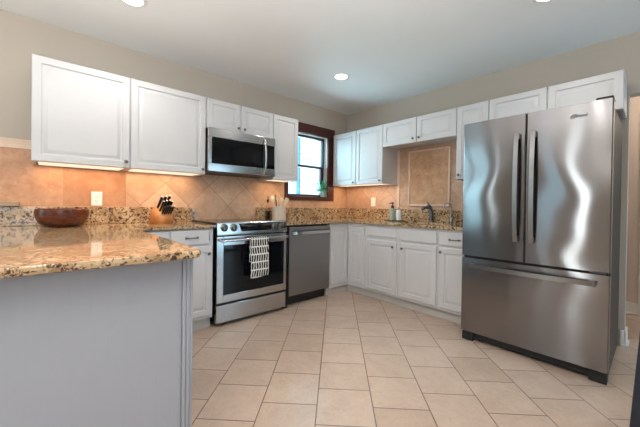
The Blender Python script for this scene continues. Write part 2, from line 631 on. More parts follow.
# kitchen window in the left wall
wi = MB()
xg = -.085
wi.box(xg - .02, xg + .02, WY0, WY0 + .035, WZ0, WZ1).box(xg - .02, xg + .02, WY1 - .035, WY1, WZ0, WZ1)
wi.box(xg - .02, xg + .02, WY0, WY1, WZ1 - .03, WZ1).box(xg - .03, xg + .03, WY0, WY1, WZ0, WZ0 + .045)
wi.box(xg - .022, xg + .022, WY0, WY1, 1.640, 1.672)
wi.box(xg + .0, xg + .03, WY1 - .075, WY1 - .035, WZ0 + .045, 1.672)
win = struct(wi.build('window_1', 'sash_dark'))
MB().box(xg - .003, xg + .003, WY0 + .035, WY1 - .035, WZ0 + .045, WZ1 - .03).build('window_pane', 'pane_glass', win)
jm = MB().box(-.139, -.001, WY1 - .004, WY1 + .01, WZ0, WZ1).box(-.139, -.001, WY0 - .01, WY0 + .004, WZ0, WZ1).box(-.139, -.001, WY0, WY1, WZ1 - .004, WZ1 + .01)
jm.build('jamb', 'trim_white', win)
cs = MB().box(0, .028, -1.190, -.292, WZ1 + .004, 2.228, .004).box(0, .022, -1.187, WY0 + .0, 1.175, WZ1 + .004, .003).box(0, .022, WY1, -.295, 1.175, WZ1 + .004, .003)
cs.box(0, .024, WY0, WY1, 1.172, WZ0 - .004, .003).box(-.07, .03, WY0, WY1, WZ0 - .004, WZ0 + .014, .004)
cs.build('casing', 'window_wood', win)

# other openings: patio door, added side window, glazed rear door and window
def glazing(name, axis, d, u0, u1, z0, z1, mull):
    f = MB(axis)
    t = .05 if u1 - u0 > .5 else .025
    f.box(u0, u0 + t, d - .03, d + .03, z0, z1).box(u1 - t, u1, d - .03, d + .03, z0, z1).box(u0, u1, d - .03, d + .03, z1 - t, z1).box(u0, u1, d - .03, d + .03, z0, z0 + t)
    for m_ in mull:
        f.box(m_ - .03, m_ + .03, d - .03, d + .03, z0, z1)
    o = struct(f.build(name, 'trim_white'))
    MB(axis).box(u0 + t, u1 - t, d - .003, d + .003, z0 + t, z1 - t).build('window_pane', 'pane_glass', o)
    c = MB(axis)
    e = .09 if u1 - u0 > .5 else .03
    s_ = XR - .012 if axis == 'x' else -YB - .012
    c.box(u0 - e, u0, s_, s_ + .011, max(z0 - e, 0), z1 + e).box(u1, u1 + e, s_, s_ + .011, max(z0 - e, 0), z1 + e).box(u0, u1, s_, s_ + .011, z1, z1 + e)
    if z0 > 0:
        c.box(u0, u1, s_, s_ + .011, z0 - e, z0)
    c.build('casing', 'trim_white', o)


glazing('window_2', 'x', XR + .07, PY0, PY1, 0, PZ1, [])
glazing('window_3', 'x', XR + .07, SY0, SY1, SZ0, SZ1, [(SY0 + SY1) / 2])
for i_, f_ in enumerate(FW):
    glazing('window_%d' % (4 + i_), 'y', -YB + .07, *f_, [-.62] if i_ == 0 else [])

# outdoors
g = MB().box(-14, 18, -20, 14, -.5, -.42).build('ground', 'patio_concrete')
struct(g)
# neighbouring wall with lap siding, seen through the kitchen window
sd = MB()
x0, x1 = -2.44, -0.16
zz = -.40
while zz < 4.2:
    sd.loft([[Vector((x, 1.0, zz)), Vector((x, .985, zz)), Vector((x, .998, zz + .152)), Vector((x, 1.05, zz + .152)), Vector((x, 1.05, zz))] for x in (x0, x1)])
    zz += .152
nb = struct(sd.build('wall_neighbour', 'siding_white', smooth=10))
MB().box(-2.55, -2.44, .965, 1.06, -.4, 4.2, .004).build('corner_board', 'corner_blue_shade', nb)

def leafball(cx, cy, cz, rx, ry, rz, n):
    b = MB()
    for i in range(n):
        t = random.uniform(0, 2 * PI)
        f = math.acos(random.uniform(-1, 1))
        k = random.uniform(.75, 1.05)
        p = Vector((cx + rx * k * math.sin(f) * math.cos(t), cy + ry * k * math.sin(f) * math.sin(t), max(-.4, cz + rz * k * math.cos(f))))
        s_ = random.uniform(.10, .22)
        a = Vector((random.uniform(-1, 1), random.uniform(-1, 1), random.uniform(-1, 1))).normalized()
        c = a.orthogonal().normalized()
        vs = [b.bm.verts.new(p + x) for x in (a * s_, c * s_ * .5, -a * s_, -c * s_ * .5)]
        b.bm.faces.new(vs)
    return b


hg = leafball(-1.6, -10.0, .5, 1.7, .6, 1.25, 1500).build('hedge', 'hedge_leaves')
tag(hg, 'green hedge outside the glazed door at the far end of the room', 'hedge')
hg['kind'] = 'stuff'

# ------------------------------------------------------------------ wall tiling (parts of the walls)
ORG[wl.name] = ORG[wl.name]
t = MB().box(0, .008, -2.951, -1.187, ZC, ZB + .1).box(0, .008, -1.187, -.295, ZC, 1.172).box(0, .008, -.295, -.001, ZC, ZB + .1)
t.build('tile_backsplash', 'wall_tile_diagonal', wl)
MB().box(0, .008, -4.4, -2.952, ZC, 1.512).build('tile_backsplash', 'wall_tile_straight', wl)
MB().box(0, .014, -4.4, -3.0, 1.512, 1.586, .004).build('tile_border', 'tile_liner', wl)
MB().box(.009, 2.16, -.008, 0, ZC, ZM + .01).build('tile_backsplash', 'wall_tile_back', wb_)
MB().box(.935, .975, -.018, -.008, ZS + .001, ZM, .004).build('tile_border', 'tile_liner', wb_)
ip = MB().box(1.13, 1.633, -.016, -.008, 1.137, 1.795).build('tile_inset', 'inset_tile', wb_)
fr = MB().box(1.108, 1.13, -.024, -.008, 1.115, 1.817, .004).box(1.633, 1.655, -.024, -.008, 1.115, 1.817, .004)
fr.box(1.13, 1.633, -.024, -.008, 1.115, 1.137, .004).box(1.13, 1.633, -.024, -.008, 1.795, 1.817, .004).build('inset_frame', 'tile_liner', wb_)
struct(MB().box(.021, .075, -4.35, -3.64, ZS + .001, ZS + .040, .005).box(.009, .03, -4.35, -3.64, ZS + .001, ZS + .03).build('trim_2', 'ledge_wood'))

# ------------------------------------------------------------------ recessed lights
def can(loc, label):
    t = thing('recessed_light', loc, label, 'ceiling light', 'recessed ceiling lights')
    x, y, z = loc
    MB().lathe((x, y, z), [(.066, 0.0), (.066, -.003), (.086, -.004), (.092, 0.0)], 36, caps=False).build('trim_ring', 'trim_white', t)
    MB().lathe((x, y, z), [(0, -.002), (.066, -.002), (.066, -.0005), (0, -.0005)], 36).build('lens', 'lamp_lens', t)
    l = bpy.data.lights.new('lamp', 'SPOT')
    l.energy = CAN_POWER * 4
    l.spot_size = math.radians(165)
    l.spot_blend = 0.9
    l.shadow_soft_size = .06
    l.color = (1.0, 0.95, 0.88)
    lo = bpy.data.objects.new('lamp', l)
    COL.objects.link(lo)
    lo.parent = t
    lo.location = (0, 0, -.07)
    return t


can0 = can((.922, -1.092, H), 'round recessed ceiling light in front of the window corner')
for p, lb in (((.80, -3.05, H), 'round recessed ceiling light near the left cabinets at the top picture edge'),
              ((2.76, -1.03, H), 'round recessed ceiling light above the refrigerator front'),
              ((2.9, -3.1, H), 'round recessed ceiling light above the camera'),
              ((1.0, -5.4, H), 'unseen recessed light added as fill in the dining area, left'),  # dining pair is unseen, added for ambient fill
              ((3.2, -5.4, H), 'unseen recessed light added as fill in the dining area, right')):
    copy_thing(can0, p, lb)

hl = bpy.data.lights.new('hall_lamp', 'POINT')
hl.energy = 14
hl.color = (1.0, .86, .72)
hl.shadow_soft_size = .12
t = thing('hall_light', (3.6, .62, H), 'glass globe ceiling light in the hall beyond the opening', 'ceiling light')
MB().lathe((3.6, .62, H), [(.0, -.03), (.07, -.03), (.08, 0), (0, 0)], 24).build('canopy', 'nickel', t)
MB().lathe((3.6, .62, H), [(.0, -.13), (.07, -.12), (.11, -.08), (.11, -.05), (.07, -.031), (0, -.031)], 24).build('globe', 'lamp_lens', t)
lo = bpy.data.objects.new('lamp', hl)
COL.objects.link(lo)
lo.parent = t
lo.location = (0, 0, -.22)

# ------------------------------------------------------------------ cabinets
DOOR = [(0, 0), (0, .014), (.002, .017), (.005, .0185), (.050, .0185), (.0525, .010), (.058, .0085), (.065, .0085), (.084, .0165), (.088, .0172)]
DRAW = [(0, 0), (0, .013), (.003, .017), (.008, .0185)]


def knob(axis, u, d, z, parent):
    k = MB(axis)
    p = k.P(u, d, z)
    ax = (1, 0, 0) if axis == 'x' else (0, -1, 0)
    k.lathe(p, [(.0065, 0), (.005, .010), (.0125, .014), (.0145, .019), (.012, .025), (.006, .028), (0, .0285)], 18, ax)
    return k.build('knob', 'nickel', parent)


def pull(axis, u, d, z, parent, w=.096):
    k = MB(axis)
    pts = []
    for i in range(13):
        f = i / 12
        pts.append(k.P(u - w / 2 + w * f, d + .006 + .022 * math.sin(PI * f) ** .55, z))
    k.tube(pts, [.0045 + .0035 * (abs(i - 6) > 4) for i in range(13)], 10)
    for s_ in (-1, 1):
        k.lathe(k.P(u + s_ * w / 2, d, z), [(.009, 0), (.009, .004), (.005, .008)], 14, (1, 0, 0) if axis == 'x' else (0, -1, 0))
    return k.build('pull_handle', 'nickel', parent)


def door(axis, u0, u1, z0, z1, d, parent, kn=None):
    o = MB(axis).panel(u0, u1, z0, z1, d, DOOR).build('door', 'cabinet_white', parent)
    if kn:
        knob(axis, kn[0], d + .0185, kn[1], o)
    return o


def drawer(axis, u0, u1, z0, z1, d, parent, pu=None, w=.096):
    o = MB(axis).panel(u0, u1, z0, z1, d, DRAW).build('drawer_front', 'cabinet_white', parent)
    if pu is not None:
        pull(axis, pu, d + .0185, (z0 + z1) / 2, o, w)
    return o


UD = .331          # carcass depth of the wall cabinets; door adds 18.5 mm
G = .0038


def wall_cabinet(axis, u0, u1, z0, label, doors, ztop=ZT):
    mid = (u0 + u1) / 2
    loc = (.17, mid, z0) if axis == 'x' else (mid, -.17, z0)
    t = thing('wall_cabinet', loc, label, 'cabinet', 'white wall cabinets')
    b = MB(axis)
    a0, a1 = u0 + .0006, u1 - .0006
    th = .018
    b.box(a0, a0 + th, .0105, UD, z0, ztop).box(a1 - th, a1, .0105, UD, z0, ztop)
    b.box(a0 + th, a1 - th, .0105, UD, z0 + .02, z0 + .036).box(a0 + th, a1 - th, .0105, UD, ztop - .018, ztop)
    b.box(a0 + th, a1 - th, .0105, .02, z0 + .036, ztop - .018)
    b.box(a0 + th, a1 - th, UD - .018, UD, z0 + .002, z0 + .04).box(a0 + th, a1 - th, UD - .018, UD, ztop - .04, ztop)
    if len(doors) > 1:
        b.box(mid - .02, mid + .02, UD - .018, UD, z0 + .04, ztop - .04)
    b.build('body', 'cabinet_white', t)
    for d0, d1, kn in doors:
        door(axis, d0, d1, z0 + .002, ztop - .001, UD + .0005, t, kn)
    return t


yA, yB, yC, yD, yE, yF = -3.569, -2.976, -2.350, -1.985, -1.5878, -1.230
wall_cabinet('x', yA, yB, ZB, 'large white wall cabinet at the left end above the wooden bowl', [(yA + .001, yB - G, (yB - .032, ZB + .052))])
wall_cabinet('x', yB, yC, ZB, 'large white wall cabinet above the knife block', [(yB + G, yC - G, (yC - .035, ZB + .045))])
wall_cabinet('x', yC, yE, ZM, 'short two-door white wall cabinet directly above the microwave',
             [(yC + .010, yD - G, (yD - .034, ZM + .045)), (yD + G, yE - G, (yD + .036, ZM + .045))])
wall_cabinet('x', yE, yF, ZB, 'narrow white wall cabinet between the microwave and the window', [(yE + .004, yF - .002, None)])
xG, xH, xI, xJ, xK, xL, xN = .0561, .9394, 1.4083, 1.8665, 2.172, 2.628, 3.087
wall_cabinet('y', xG, xH, ZB, 'two-door white wall cabinet in the corner beside the window',
             [(xG + .002, .496 - G, (.458, ZB + .036)), (.496 + G, xH - .002, (.905, ZB + .04))])
wall_cabinet('y', xH, xJ, ZM, 'short two-door white wall cabinet above the sink',
             [(xH + .003, xI - G, (xI - .04, ZM + .048)), (xI + G, xJ - .003, (xI + .036, ZM + .048))])
wall_cabinet('y', xJ, xK, ZB, 'narrow full-height white wall cabinet beside the refrigerator', [(xJ + .002, xK - .003, (xJ + .033, ZB + .048))])
t = wall_cabinet('y', xK, xN, ZM, 'wide two-door white wall cabinet above the refrigerator',
                 [(xK + .003, xL - G, None), (xL + G, xN - .002, None)])

# ---- base cabinets
BD = .612          # carcass depth of the base cabinets
ZTOP = ZC - TK     # carcass top
ZK = .10           # toe kick height


def base_box(axis, u0, u1, name, label, stiles, rails, parent=None, toe=True, top=ZTOP):
    mid = (u0 + u1) / 2
    loc = (.3, mid, 0) if axis == 'x' else (mid, -.3, 0)
    t = thing(name, loc, label, 'cabinet', 'white base cabinets')
    b = MB(axis)
    a0, a1 = u0 + .0006, u1 - .0006
    th = .018
    b.box(a0, a0 + th, .012, BD, ZK, top - .0005).box(a1 - th, a1, .012, BD, ZK, top - .0005)
    b.box(a0 + th, a1 - th, .012, BD, ZK, ZK + .018).box(a0 + th, a1 - th, .012, .02, ZK + .018, top - .0005)
    for s0, s1 in stiles:
        b.box(s0, s1, BD, BD + .0005 + .001, ZK, top - .0005)
        b.box(s0, s1, BD - .018, BD, ZK, top - .0005)
    for z0, z1 in rails:
        b.box(a0 + th, a1 - th, BD - .018, BD, z0, z1)
    b.build('body', 'cabinet_white', t)
    if toe:
        k = MB(axis).box(a0, a1, BD - .068, BD - .05, 0.001, ZK - .0005)
        k.build('toe_kick', 'toe_kick_white', t)
    return t


RAILS = [(ZK + .018, .14), (.695, .785), (ZTOP - .035, ZTOP - .0005)]
yP, yR = -3.012, -2.383
t = base_box('x', yP + .003, yR, 'base_cabinet', 'white base cabinet left of the range under the knife block', [(yP + .0036, yP + .03), (-2.76, -2.725), (yR - .03, yR - .0006)], RAILS)
drawer('x', -2.738, -2.424, .758, .884, BD + .001, t, -2.571)
drawer('x', -3.0, -2.752, .758, .884, BD + .001, t, -2.84)
door('x', -2.738, -2.396, .128, .742, BD + .001, t, (-2.428, .674))
door('x', -3.0, -2.752, .128, .742, BD + .001, t)
# corner cabinet: L shaped
yDW1 = -.942
t = thing('corner_cabinet', (.3, -.3, 0), 'white corner base cabinet with two narrow folding doors', 'cabinet', 'white base cabinets')
b = MB()
b.prism([(.012, yDW1), (BD, yDW1), (BD, -BD), (.917, -BD), (.917, -.012), (.012, -.012)], ZK, ZTOP - .001)
b.build('body', 'cabinet_white', t)
MB('x').panel(yDW1 + .014, -BD - .022, .145, .842, BD + .0005, DOOR).build('door', 'cabinet_white', t)
cd = MB('y').panel(BD + .022, .888, .145, .842, BD + .0005, DOOR).build('door', 'cabinet_white', t)
MB().box(BD - .068, BD - .05, yDW1, -BD + .05, .001, ZK - .0005).box(BD - .05, .917, -BD + .05, -BD + .068, .001, ZK - .0005).build('toe_kick', 'toe_kick_white', t)
# sink base
t = base_box('y', .918, 1.826, 'sink_cabinet', 'white sink base cabinet with two doors and two blank drawer fronts', [(.9186, .95), (1.345, 1.415), (1.80, 1.8254)], RAILS)
drawer('y', .935, 1.352, .76, .86, BD + .001, t)
drawer('y', 1.400, 1.814, .742, .862, BD + .001, t)
door('y', .937, 1.352, .128, .716, BD + .001, t, (1.311, .657))
door('y', 1.404, 1.812, .128, .716, BD + .001, t, (1.428, .655))
t = base_box('y', 1.827, 2.163, 'base_cabinet', 'white drawer-and-door base cabinet between the sink and the refrigerator', [(1.8276, 1.85), (2.14, 2.1624)], RAILS)
drawer('y', 1.840, 2.152, .738, .862, BD + .001, t, 1.99)
door('y', 1.842, 2.152, .128, .716, BD + .001, t, (1.862, .672))

# ---- peninsula
PX, PYE = 2.03, -3.012      # granite end and its far edge
t = thing('peninsula_cabinet', (1.2, -4.0, 0), 'pale grey beadboard peninsula cabinet in the left foreground', 'cabinet')
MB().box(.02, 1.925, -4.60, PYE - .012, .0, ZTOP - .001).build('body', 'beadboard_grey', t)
bb = MB('x')
yy = -4.6
while yy < PYE - .06:
    y1 = min(yy + .0533, PYE - .052)
    bb.panel(yy, y1, .09, ZTOP - .002, 1.9255, [(0, 0), (0, .0069), (.0006, .0071), (.0010, .0072)])
    yy += .0533
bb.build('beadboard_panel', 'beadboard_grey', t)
pt = MB().box(1.9255, 1.943, PYE - .050, PYE - .036, .0, ZTOP - .002, .004).box(1.9255, 1.940, PYE - .0355, PYE - .018, .0, ZTOP - .002, .005).box(1.912, 1.934, PYE - .0179, PYE - .004, 0, ZTOP - .002, .005)
pt.build('corner_post', 'beadboard_grey', t)
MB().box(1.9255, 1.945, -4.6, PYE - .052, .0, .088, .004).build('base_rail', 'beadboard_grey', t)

# ---- granite worktops
def arc(cx, cy, r, a0, a1, n=6):
    return [(cx + r * math.cos(a0 + (a1 - a0) * i / n), cy + r * math.sin(a0 + (a1 - a0) * i / n)) for i in range(n + 1)]


t = thing('granite_worktop', (1.0, -3.5, ZTOP), 'speckled brown granite worktop on the peninsula, under the wooden bowl', 'worktop', 'granite worktops')
poly = [(.009, -4.62), (PX, -4.62)] + arc(PX - .03, PYE - .03, .03, 0, PI / 2) + [(.645, PYE), (.645, -2.366), (.009, -2.366)]
MB().prism(poly, ZTOP, ZC, .006, .016).build('slab', 'granite', t)
MB().box(.0085, .028, -4.62, -2.335, ZC + .0005, ZS, .003).build('upstand', 'granite', t)
t = thing('granite_worktop', (1.0, -.3, ZTOP), 'speckled brown granite worktop around the corner with the sink', 'worktop', 'granite worktops')
SX0, SX1, SYa, SYb = 1.17, 1.76, -.50, -.14
sl = MB()
sl.prism([(.009, -1.606), (.645, -1.606), (.645, -.645), (SX0, -.645), (SX0, -.009), (.009, -.009)], ZTOP, ZC, .004)
sl.box(SX0, SX1, -.645, SYa, ZTOP, ZC, .004).box(SX0, SX1, SYb, -.009, ZTOP, ZC, .004).box(SX1, 2.163, -.645, -.009, ZTOP, ZC, .004)
sl.build('slab', 'granite', t)
MB().box(.0085, .028, -1.606, -.009, ZC + .0005, ZS, .003).box(.0285, 2.163, -.028, -.0085, ZC + .0005, ZS, .003).build('upstand', 'granite', t)

# sink
t = thing('kitchen_sink', ((SX0 + SX1) / 2, -.32, .70), 'stainless steel undermount sink set into the granite worktop', 'sink')
b = MB()
cx, cy = (SX0 + SX1) / 2, (SYa + SYb) / 2
def rect(hx, hy, z):
    return [Vector((cx - hx, cy - hy, z)), Vector((cx + hx, cy - hy, z)), Vector((cx + hx, cy + hy, z)), Vector((cx - hx, cy + hy, z))]
hx, hy = (SX1 - SX0) / 2, (SYb - SYa) / 2
b.loft([rect(hx + .02, hy + .02, ZTOP - .0015), rect(hx - .004, hy - .004, ZTOP - .0015), rect(hx - .02, hy - .02, .72), rect(hx - .04, hy - .04, .705)], False, True)
b.build('basin', 'handle_steel', t)
MB().lathe((cx, cy, .7055), [(.04, 0), (.045, .003), (.02, .001), (0, .001)], 20).build('drain', 'chrome', t)

# ------------------------------------------------------------------ kitchen range
RY0, RY1 = -2.362, -1.610
RX = .655
t = thing('kitchen_range', (.33, (RY0 + RY1) / 2, 0), 'stainless steel slide-in range with a striped towel on its oven handle', 'range')
MB('x').box(RY0 + .004, RY1 - .004, .03, .605, .03, .905).box(RY0 + .05, RY1 - .05, .06, .57, .001, .03).build('body', 'black_plastic', t)
MB('x').box(RY0 - .003, RY1 + .0, .030, .625, .906, .942, .004).build('cooktop', 'black_glass', t)
# control panel: sloped front
cp = MB('x')
cp.loft([[cp.P(u, .585, .828), cp.P(u, .662, .828), cp.P(u, .664, .84), cp.P(u, .648, .936), cp.P(u, .640, .944), cp.P(u, .6255, .944), cp.P(u, .6255, .906), cp.P(u, .585, .906)] for u in (RY0, RY1)])
pnl = cp.build('control_panel', 'range_steel', t)
sl_ = -(.664 - .648) / .096


def cpd(z):
    return .664 + (z - .84) * sl_


dz = MB('x')
dz.loft([[dz.P(u0, cpd(z) + k, z) for u0, z in ((-2.148, .928), (-1.79, .928), (-1.79 - .012, .858), (-2.148 + .02, .858))] for k in (.0, .003)])
dz.build('display', 'black_glass', pnl)
dd = MB('x')
dd.box(-2.135, -1.80, cpd(.856), cpd(.856) + .004, .850, .855, .001)
dd.build('display_trim', 'handle_steel', pnl)
cl = MB('x')
for k, dx_ in enumerate((0, .02, .046, .066)):
    cl.box(-2.0 + dx_, -1.988 + dx_, cpd(.885) + .0032, cpd(.885) + .0036, .876, .894)
for u, z in ((-2.297, .896), (-2.205, .894), (-1.745, .893), (-1.660, .893)):
    kb = MB('x')
    kb.lathe(kb.P(u, cpd(z) - .002, z), [(.036, 0), (.036, .006), (.029, .009), (.027, .03), (.024, .036), (.0, .037)], 26, (1, 0, .16))
    k_ = kb.build('burner_knob', 'nickel', pnl)
    gr = MB('x')
    gr.box(u - .005, u + .005, cpd(z) + .036, cpd(z) + .041, z - .022, z + .022, .002)
    gr.build('grip', 'steel_dark', k_)
# oven door
od = MB('x')
D0, D1 = .61, .655
od.box(RY0, -2.300, D0, D1, .218, .818, .004).box(-1.640, RY1, D0, D1, .218, .818, .004).box(-2.301, -1.639, D0, D1, .735, .818, .004).box(-2.301, -1.639, D0, D1, .218, .287, .004)
odo = od.build('oven_door', 'range_steel', t)
MB('x').box(-2.300, -1.640, D0 + .02, D1 - .002, .286, .736).build('oven_window', 'oven_window', odo)
hb = MB('x')
hb.tube([hb.P(RY0 + .012 + (RY1 - RY0 - .024) * i / 10, .708, .784) for i in range(11)], .0125, 16)
for u in (RY0 + .035, RY1 - .035):
    hb.tube([hb.P(u, .654, .784), hb.P(u, .706, .784)], .011, 12)
hb.build('oven_handle', 'handle_steel', odo)
dr = MB('x').box(RY0, RY1, .60, .652, .036, .197, .005).build('drawer_front', 'range_steel', t)
MB('x').box(RY0 + .002, RY1 - .002, .56, .63, .19, .225).build('drawer_gap', 'black_plastic', t)

# towel folded over the oven handle
tw = MB('x')
TY0, TY1 = -2.060, -1.872
prof = []
for i in range(25):
    f = i / 24
    prof.append((.7225 + .004 * math.sin(f * 5) + .003 * f, .418 + f * (.784 - .418)))
for i in range(1, 12):
    a = PI * i / 12
    prof.append((.708 + .0155 * math.cos(a), .786 + .0155 * math.sin(a)))
for i in range(14):
    prof.append((.6905, .784 - i / 13 * .22))
nu = 17
grid = []
for j in range(nu):
    u = TY0 + (TY1 - TY0) * j / (nu - 1)
    rip = .0018 * math.sin(j * .9) + .0012 * math.sin(j * 2.1)
    row = []
    for i, (d, z) in enumerate(prof):
        k = rip * max(0, 1 - abs(z - .45) / .4) + .0
        row.append(tw.bm.verts.new(tw.P(u + .006 * (z - .784) * math.cos(j), d + max(k, -.0015), z - (.006 * math.sin(j * .35) if i == 0 else 0))))
    grid.append(row)
for a, b_ in zip(grid, grid[1:]):
    for i in range(len(prof) - 1):
        tw.bm.faces.new((a[i], a[i + 1], b_[i + 1], b_[i]))
two = tw.build('dish_towel', 'towel_cloth')
sm = two.modifiers.new('thick', 'SOLIDIFY')
sm.thickness = .003
sm.offset = 0
tag(two, 'white dish towel with black strokes hanging on the oven handle', 'towel')

# ------------------------------------------------------------------ dishwasher
t = thing('dishwasher', (.3, -1.25, 0), 'dark stainless dishwasher between the range and the corner cabinet', 'dishwasher')
DY0, DY1 = -1.556, -.946
MB('x').box(DY0 + .004, DY1 - .004, .03, .585, .10, .885).build('body', 'black_plastic', t)
MB('x').box(-1.606, DY0 - .001, .03, .61, .0, ZTOP - .001).build('filler', 'steel_dark', t)
dwd = MB('x').box(DY0 + .004, DY1 - .003, .59, .629, .121, .872, .005).build('door', 'dishwasher_steel', t)
hd_ = MB('x')
for z0, z1 in ((.782, .824),):
    rr = []
    for i in range(15):
        f = i / 14
        u = DY0 + .034 + (DY1 - DY0 - .044) * f
        dd_ = .632 + .030 * math.sin(PI * f) ** .5
        rr.append([hd_.P(u, dd_ - .002, z0), hd_.P(u, dd_ + .010, z0 + .005), hd_.P(u, dd_ + .010, z1 - .005), hd_.P(u, dd_ - .002, z1)])
    hd_.loft(rr)
hd_.build('handle', 'handle_steel', dwd)
MB('x').box(DY0 + .004, DY1 - .004, .50, .54, .001, .099).build('toe_kick', 'black_plastic', t)

# ------------------------------------------------------------------ microwave
t = thing('microwave_oven', (.2, -1.98, 1.425), 'stainless over-the-range microwave with a black glass door', 'microwave')
MY0, MY1, MX = -2.346, -1.592, .398
MB('x').box(MY0, MY1, .012, MX - .034, 1.424, ZM - .001, .003).build('body', 'black_plastic', t)
fr_ = MB('x')
fr_.box(MY0, MY1, MX - .033, MX, 1.757, ZM - .002, .004).box(MY0, MY1, MX - .033, MX, 1.426, 1.503, .004)
fr_.box(MY0, MY0 + .034, MX - .033, MX, 1.5035, 1.7565, .003).box(MY1 - .012, MY1, MX - .033, MX, 1.5035, 1.7565, .003)
fo = fr_.build('front_frame', 'range_steel', t)
MB('x').box(MY0 + .0345, -1.745, MX - .03, MX - .001, 1.5035, 1.7565).build('door_glass', 'black_glass', t)
MB('x').box(MY0 + .10, -1.815, MX - .0008, MX - .0002, 1.555, 1.69).build('door_screen', 'oven_window', t)
MB('x').box(-1.722, MY1 - .0125, MX - .03, MX - .001, 1.5035, 1.7565).build('button_panel', 'black_glass', t)
MB('x').box(-1.744, -1.723, MX - .03, MX - .004, 1.5035, 1.7565).build('door_edge', 'steel_dark', t)
hm = MB('x')
hm.tube([hm.P(-1.735, MX + .008 + .034 * math.sin(PI * i / 14) ** .5, 1.440 + .38 * i / 14) for i in range(15)], .0105, 14, flat=.8)
hm.build('handle', 'handle_steel', t)
lg = MB('x')
lg.lathe(lg.P(-1.968, MX - .001, 1.799), [(.0165, 0), (.0165, .002), (.0145, .002), (.0145, .0012), (0, .0012)], 26, (1, 0, 0))
lgo = lg.build('logo_badge', 'handle_steel', t)
sc_ = MB('x')
for ph in (0, PI / 2, PI, 3 * PI / 2):
    sc_.tube([sc_.P(-1.968 + .009 * math.cos(ph + .5 * math.sin(f * PI)) * (.35 + .65 * f), MX + .0008, 1.799 + .009 * math.sin(ph + .5 * math.sin(f * PI)) * (.35 + .65 * f)) for f in [i / 6 for i in range(7)]], .0009, 6)
sc_.build('logo_script', 'steel_dark', lgo)

# ------------------------------------------------------------------ refrigerator
t = thing('refrigerator', (2.62, -.45, 0), 'large stainless french-door refrigerator on the right', 'refrigerator')
FX0, FX1, FY = 2.166, 3.073, -.887
XS = 2.6143
MB().box(FX0 + .006, FX1 - .006, -.812, -.06, .03, 1.775, .004).build('body', 'appliance_grey', t)


def fdoor(x0, x1, z0, z1, name):
    """slightly bowed door with rounded vertical edges"""
    b = MB()
    n = 18
    top = []
    cx_, half = (FX0 + FX1) / 2, (FX1 - FX0) / 2
    pts = []
    for i in range(n + 1):
        f = i / n
        x = x0 + (x1 - x0) * f if 2 <= i <= n - 2 else {0: x0, 1: x0 + .006, n - 1: x1 - .006, n: x1}[i]
        bow = 0.005 * (1 - ((x - cx_) / half) ** 2)
        e = min(x - x0, x1 - x)
        rd = .005
        r_ = rd - math.sqrt(max(0, rd * rd - max(0, rd - e) ** 2)) if e < rd else 0
        pts.append((x, FY + .006 - bow + r_))
    pts = [(x0, pts[0][1] + .0)] + [(x0 + .003, FY + .006 - 0.005 * (1 - ((x0 - cx_) / half) ** 2) + .002)] + pts[1:-1] + [(x1 - .003, FY + .006 - 0.005 * (1 - ((x1 - cx_) / half) ** 2) + .002)] + [(x1, pts[-1][1])]
    ring = pts + [(x1, -.818), (x0, -.818)]
    b.loft([[Vector((x, y, z)) for x, y in ring] for z in (z0, z0 + .002, z1 - .002, z1)])
    return b.build(name, 'fridge_steel', t, smooth=28)


d1 = fdoor(FX0, XS - .003, .712, 1.805, 'door')
d2 = fdoor(XS + .003, FX1, .712, 1.805, 'door')
d3 = fdoor(FX0, FX1, .082, .694, 'freezer_drawer')
MB().box(FX0 + .012, FX1 - .012, -.86, -.813, .6945, .7115).box(XS - .0028, XS + .0028, -.87, -.813, .712, 1.80).build('door_gasket', 'black_rubber', t)
MB().box(FX0 + .02, FX0 + .10, -.812, -.74, 1.776, 1.800, .004).build('hinge_cover', 'black_rubber', t)
MB().box(FX1 - .085, FX1 - .002, -.868, -.74, 1.8055, 1.824, .005).build('hinge_cover', 'black_rubber', t)
MB().box(FX1 - .10, FX1 - .02, -.889, -.861, .6975, .7085, .002).build('hinge', 'steel_dark', t)
for x, o_ in ((2.562, d1), (2.664, d2)):
    h = MB()
    n = 18
    rings = []
    for i in range(n + 1):
        f = i / n
        z = .86 + (1.665 - .86) * f
        y = FY - .012 - .052 * math.sin(PI * (.06 + .88 * f)) ** .55
        wd = .014
        rings.append([Vector((x - wd, y, z)), Vector((x + wd, y, z)), Vector((x + wd * .8, y + .014, z)), Vector((x - wd * .8, y + .014, z))])
    h.loft(rings)
    for z in (.885, 1.64):
        h.box(x - .010, x + .010, FY - .035, FY + .001, z - .018, z + .018, .003)
    h.build('door_handle', 'handle_brushed', o_, smooth=40)
h = MB()
rings = []
for i in range(25):
    f = i / 24
    x = 2.222 + (3.012 - 2.222) * f
    y = FY - .012 - .055 * math.sin(PI * (.05 + .9 * f)) ** .55
    wd = .0165
    z = .638
    rings.append([Vector((x, y, z - wd)), Vector((x, y, z + wd)), Vector((x, y + .014, z + wd * .8)), Vector((x, y + .014, z - wd * .8))])
h.loft(rings)
for x in (2.25, 2.985):
    h.box(x - .018, x + .018, FY - .036, FY + .001, .626, .650, .003)
h.build('drawer_handle', 'handle_brushed', d3, smooth=40)
gl = MB().box(FX0 + .02, FX1 - .02, -.845, -.80, .022, .079).build('base_grille', 'black_rubber', t)
for x0, x1 in ((FX0 + .004, FX0 + .09), (FX1 - .095, FX1 - .006)):
    MB().box(x0, x1, -.862, -.79, .0, .070, .004).build('foot', 'black_rubber', t)
for x0, x1 in ((FX0 + .03, FX0 + .09), (FX1 - .095, FX1 - .03)):
    MB().box(x0, x1, -.16, -.08, .0, .031, .004).build('foot', 'black_rubber', t)


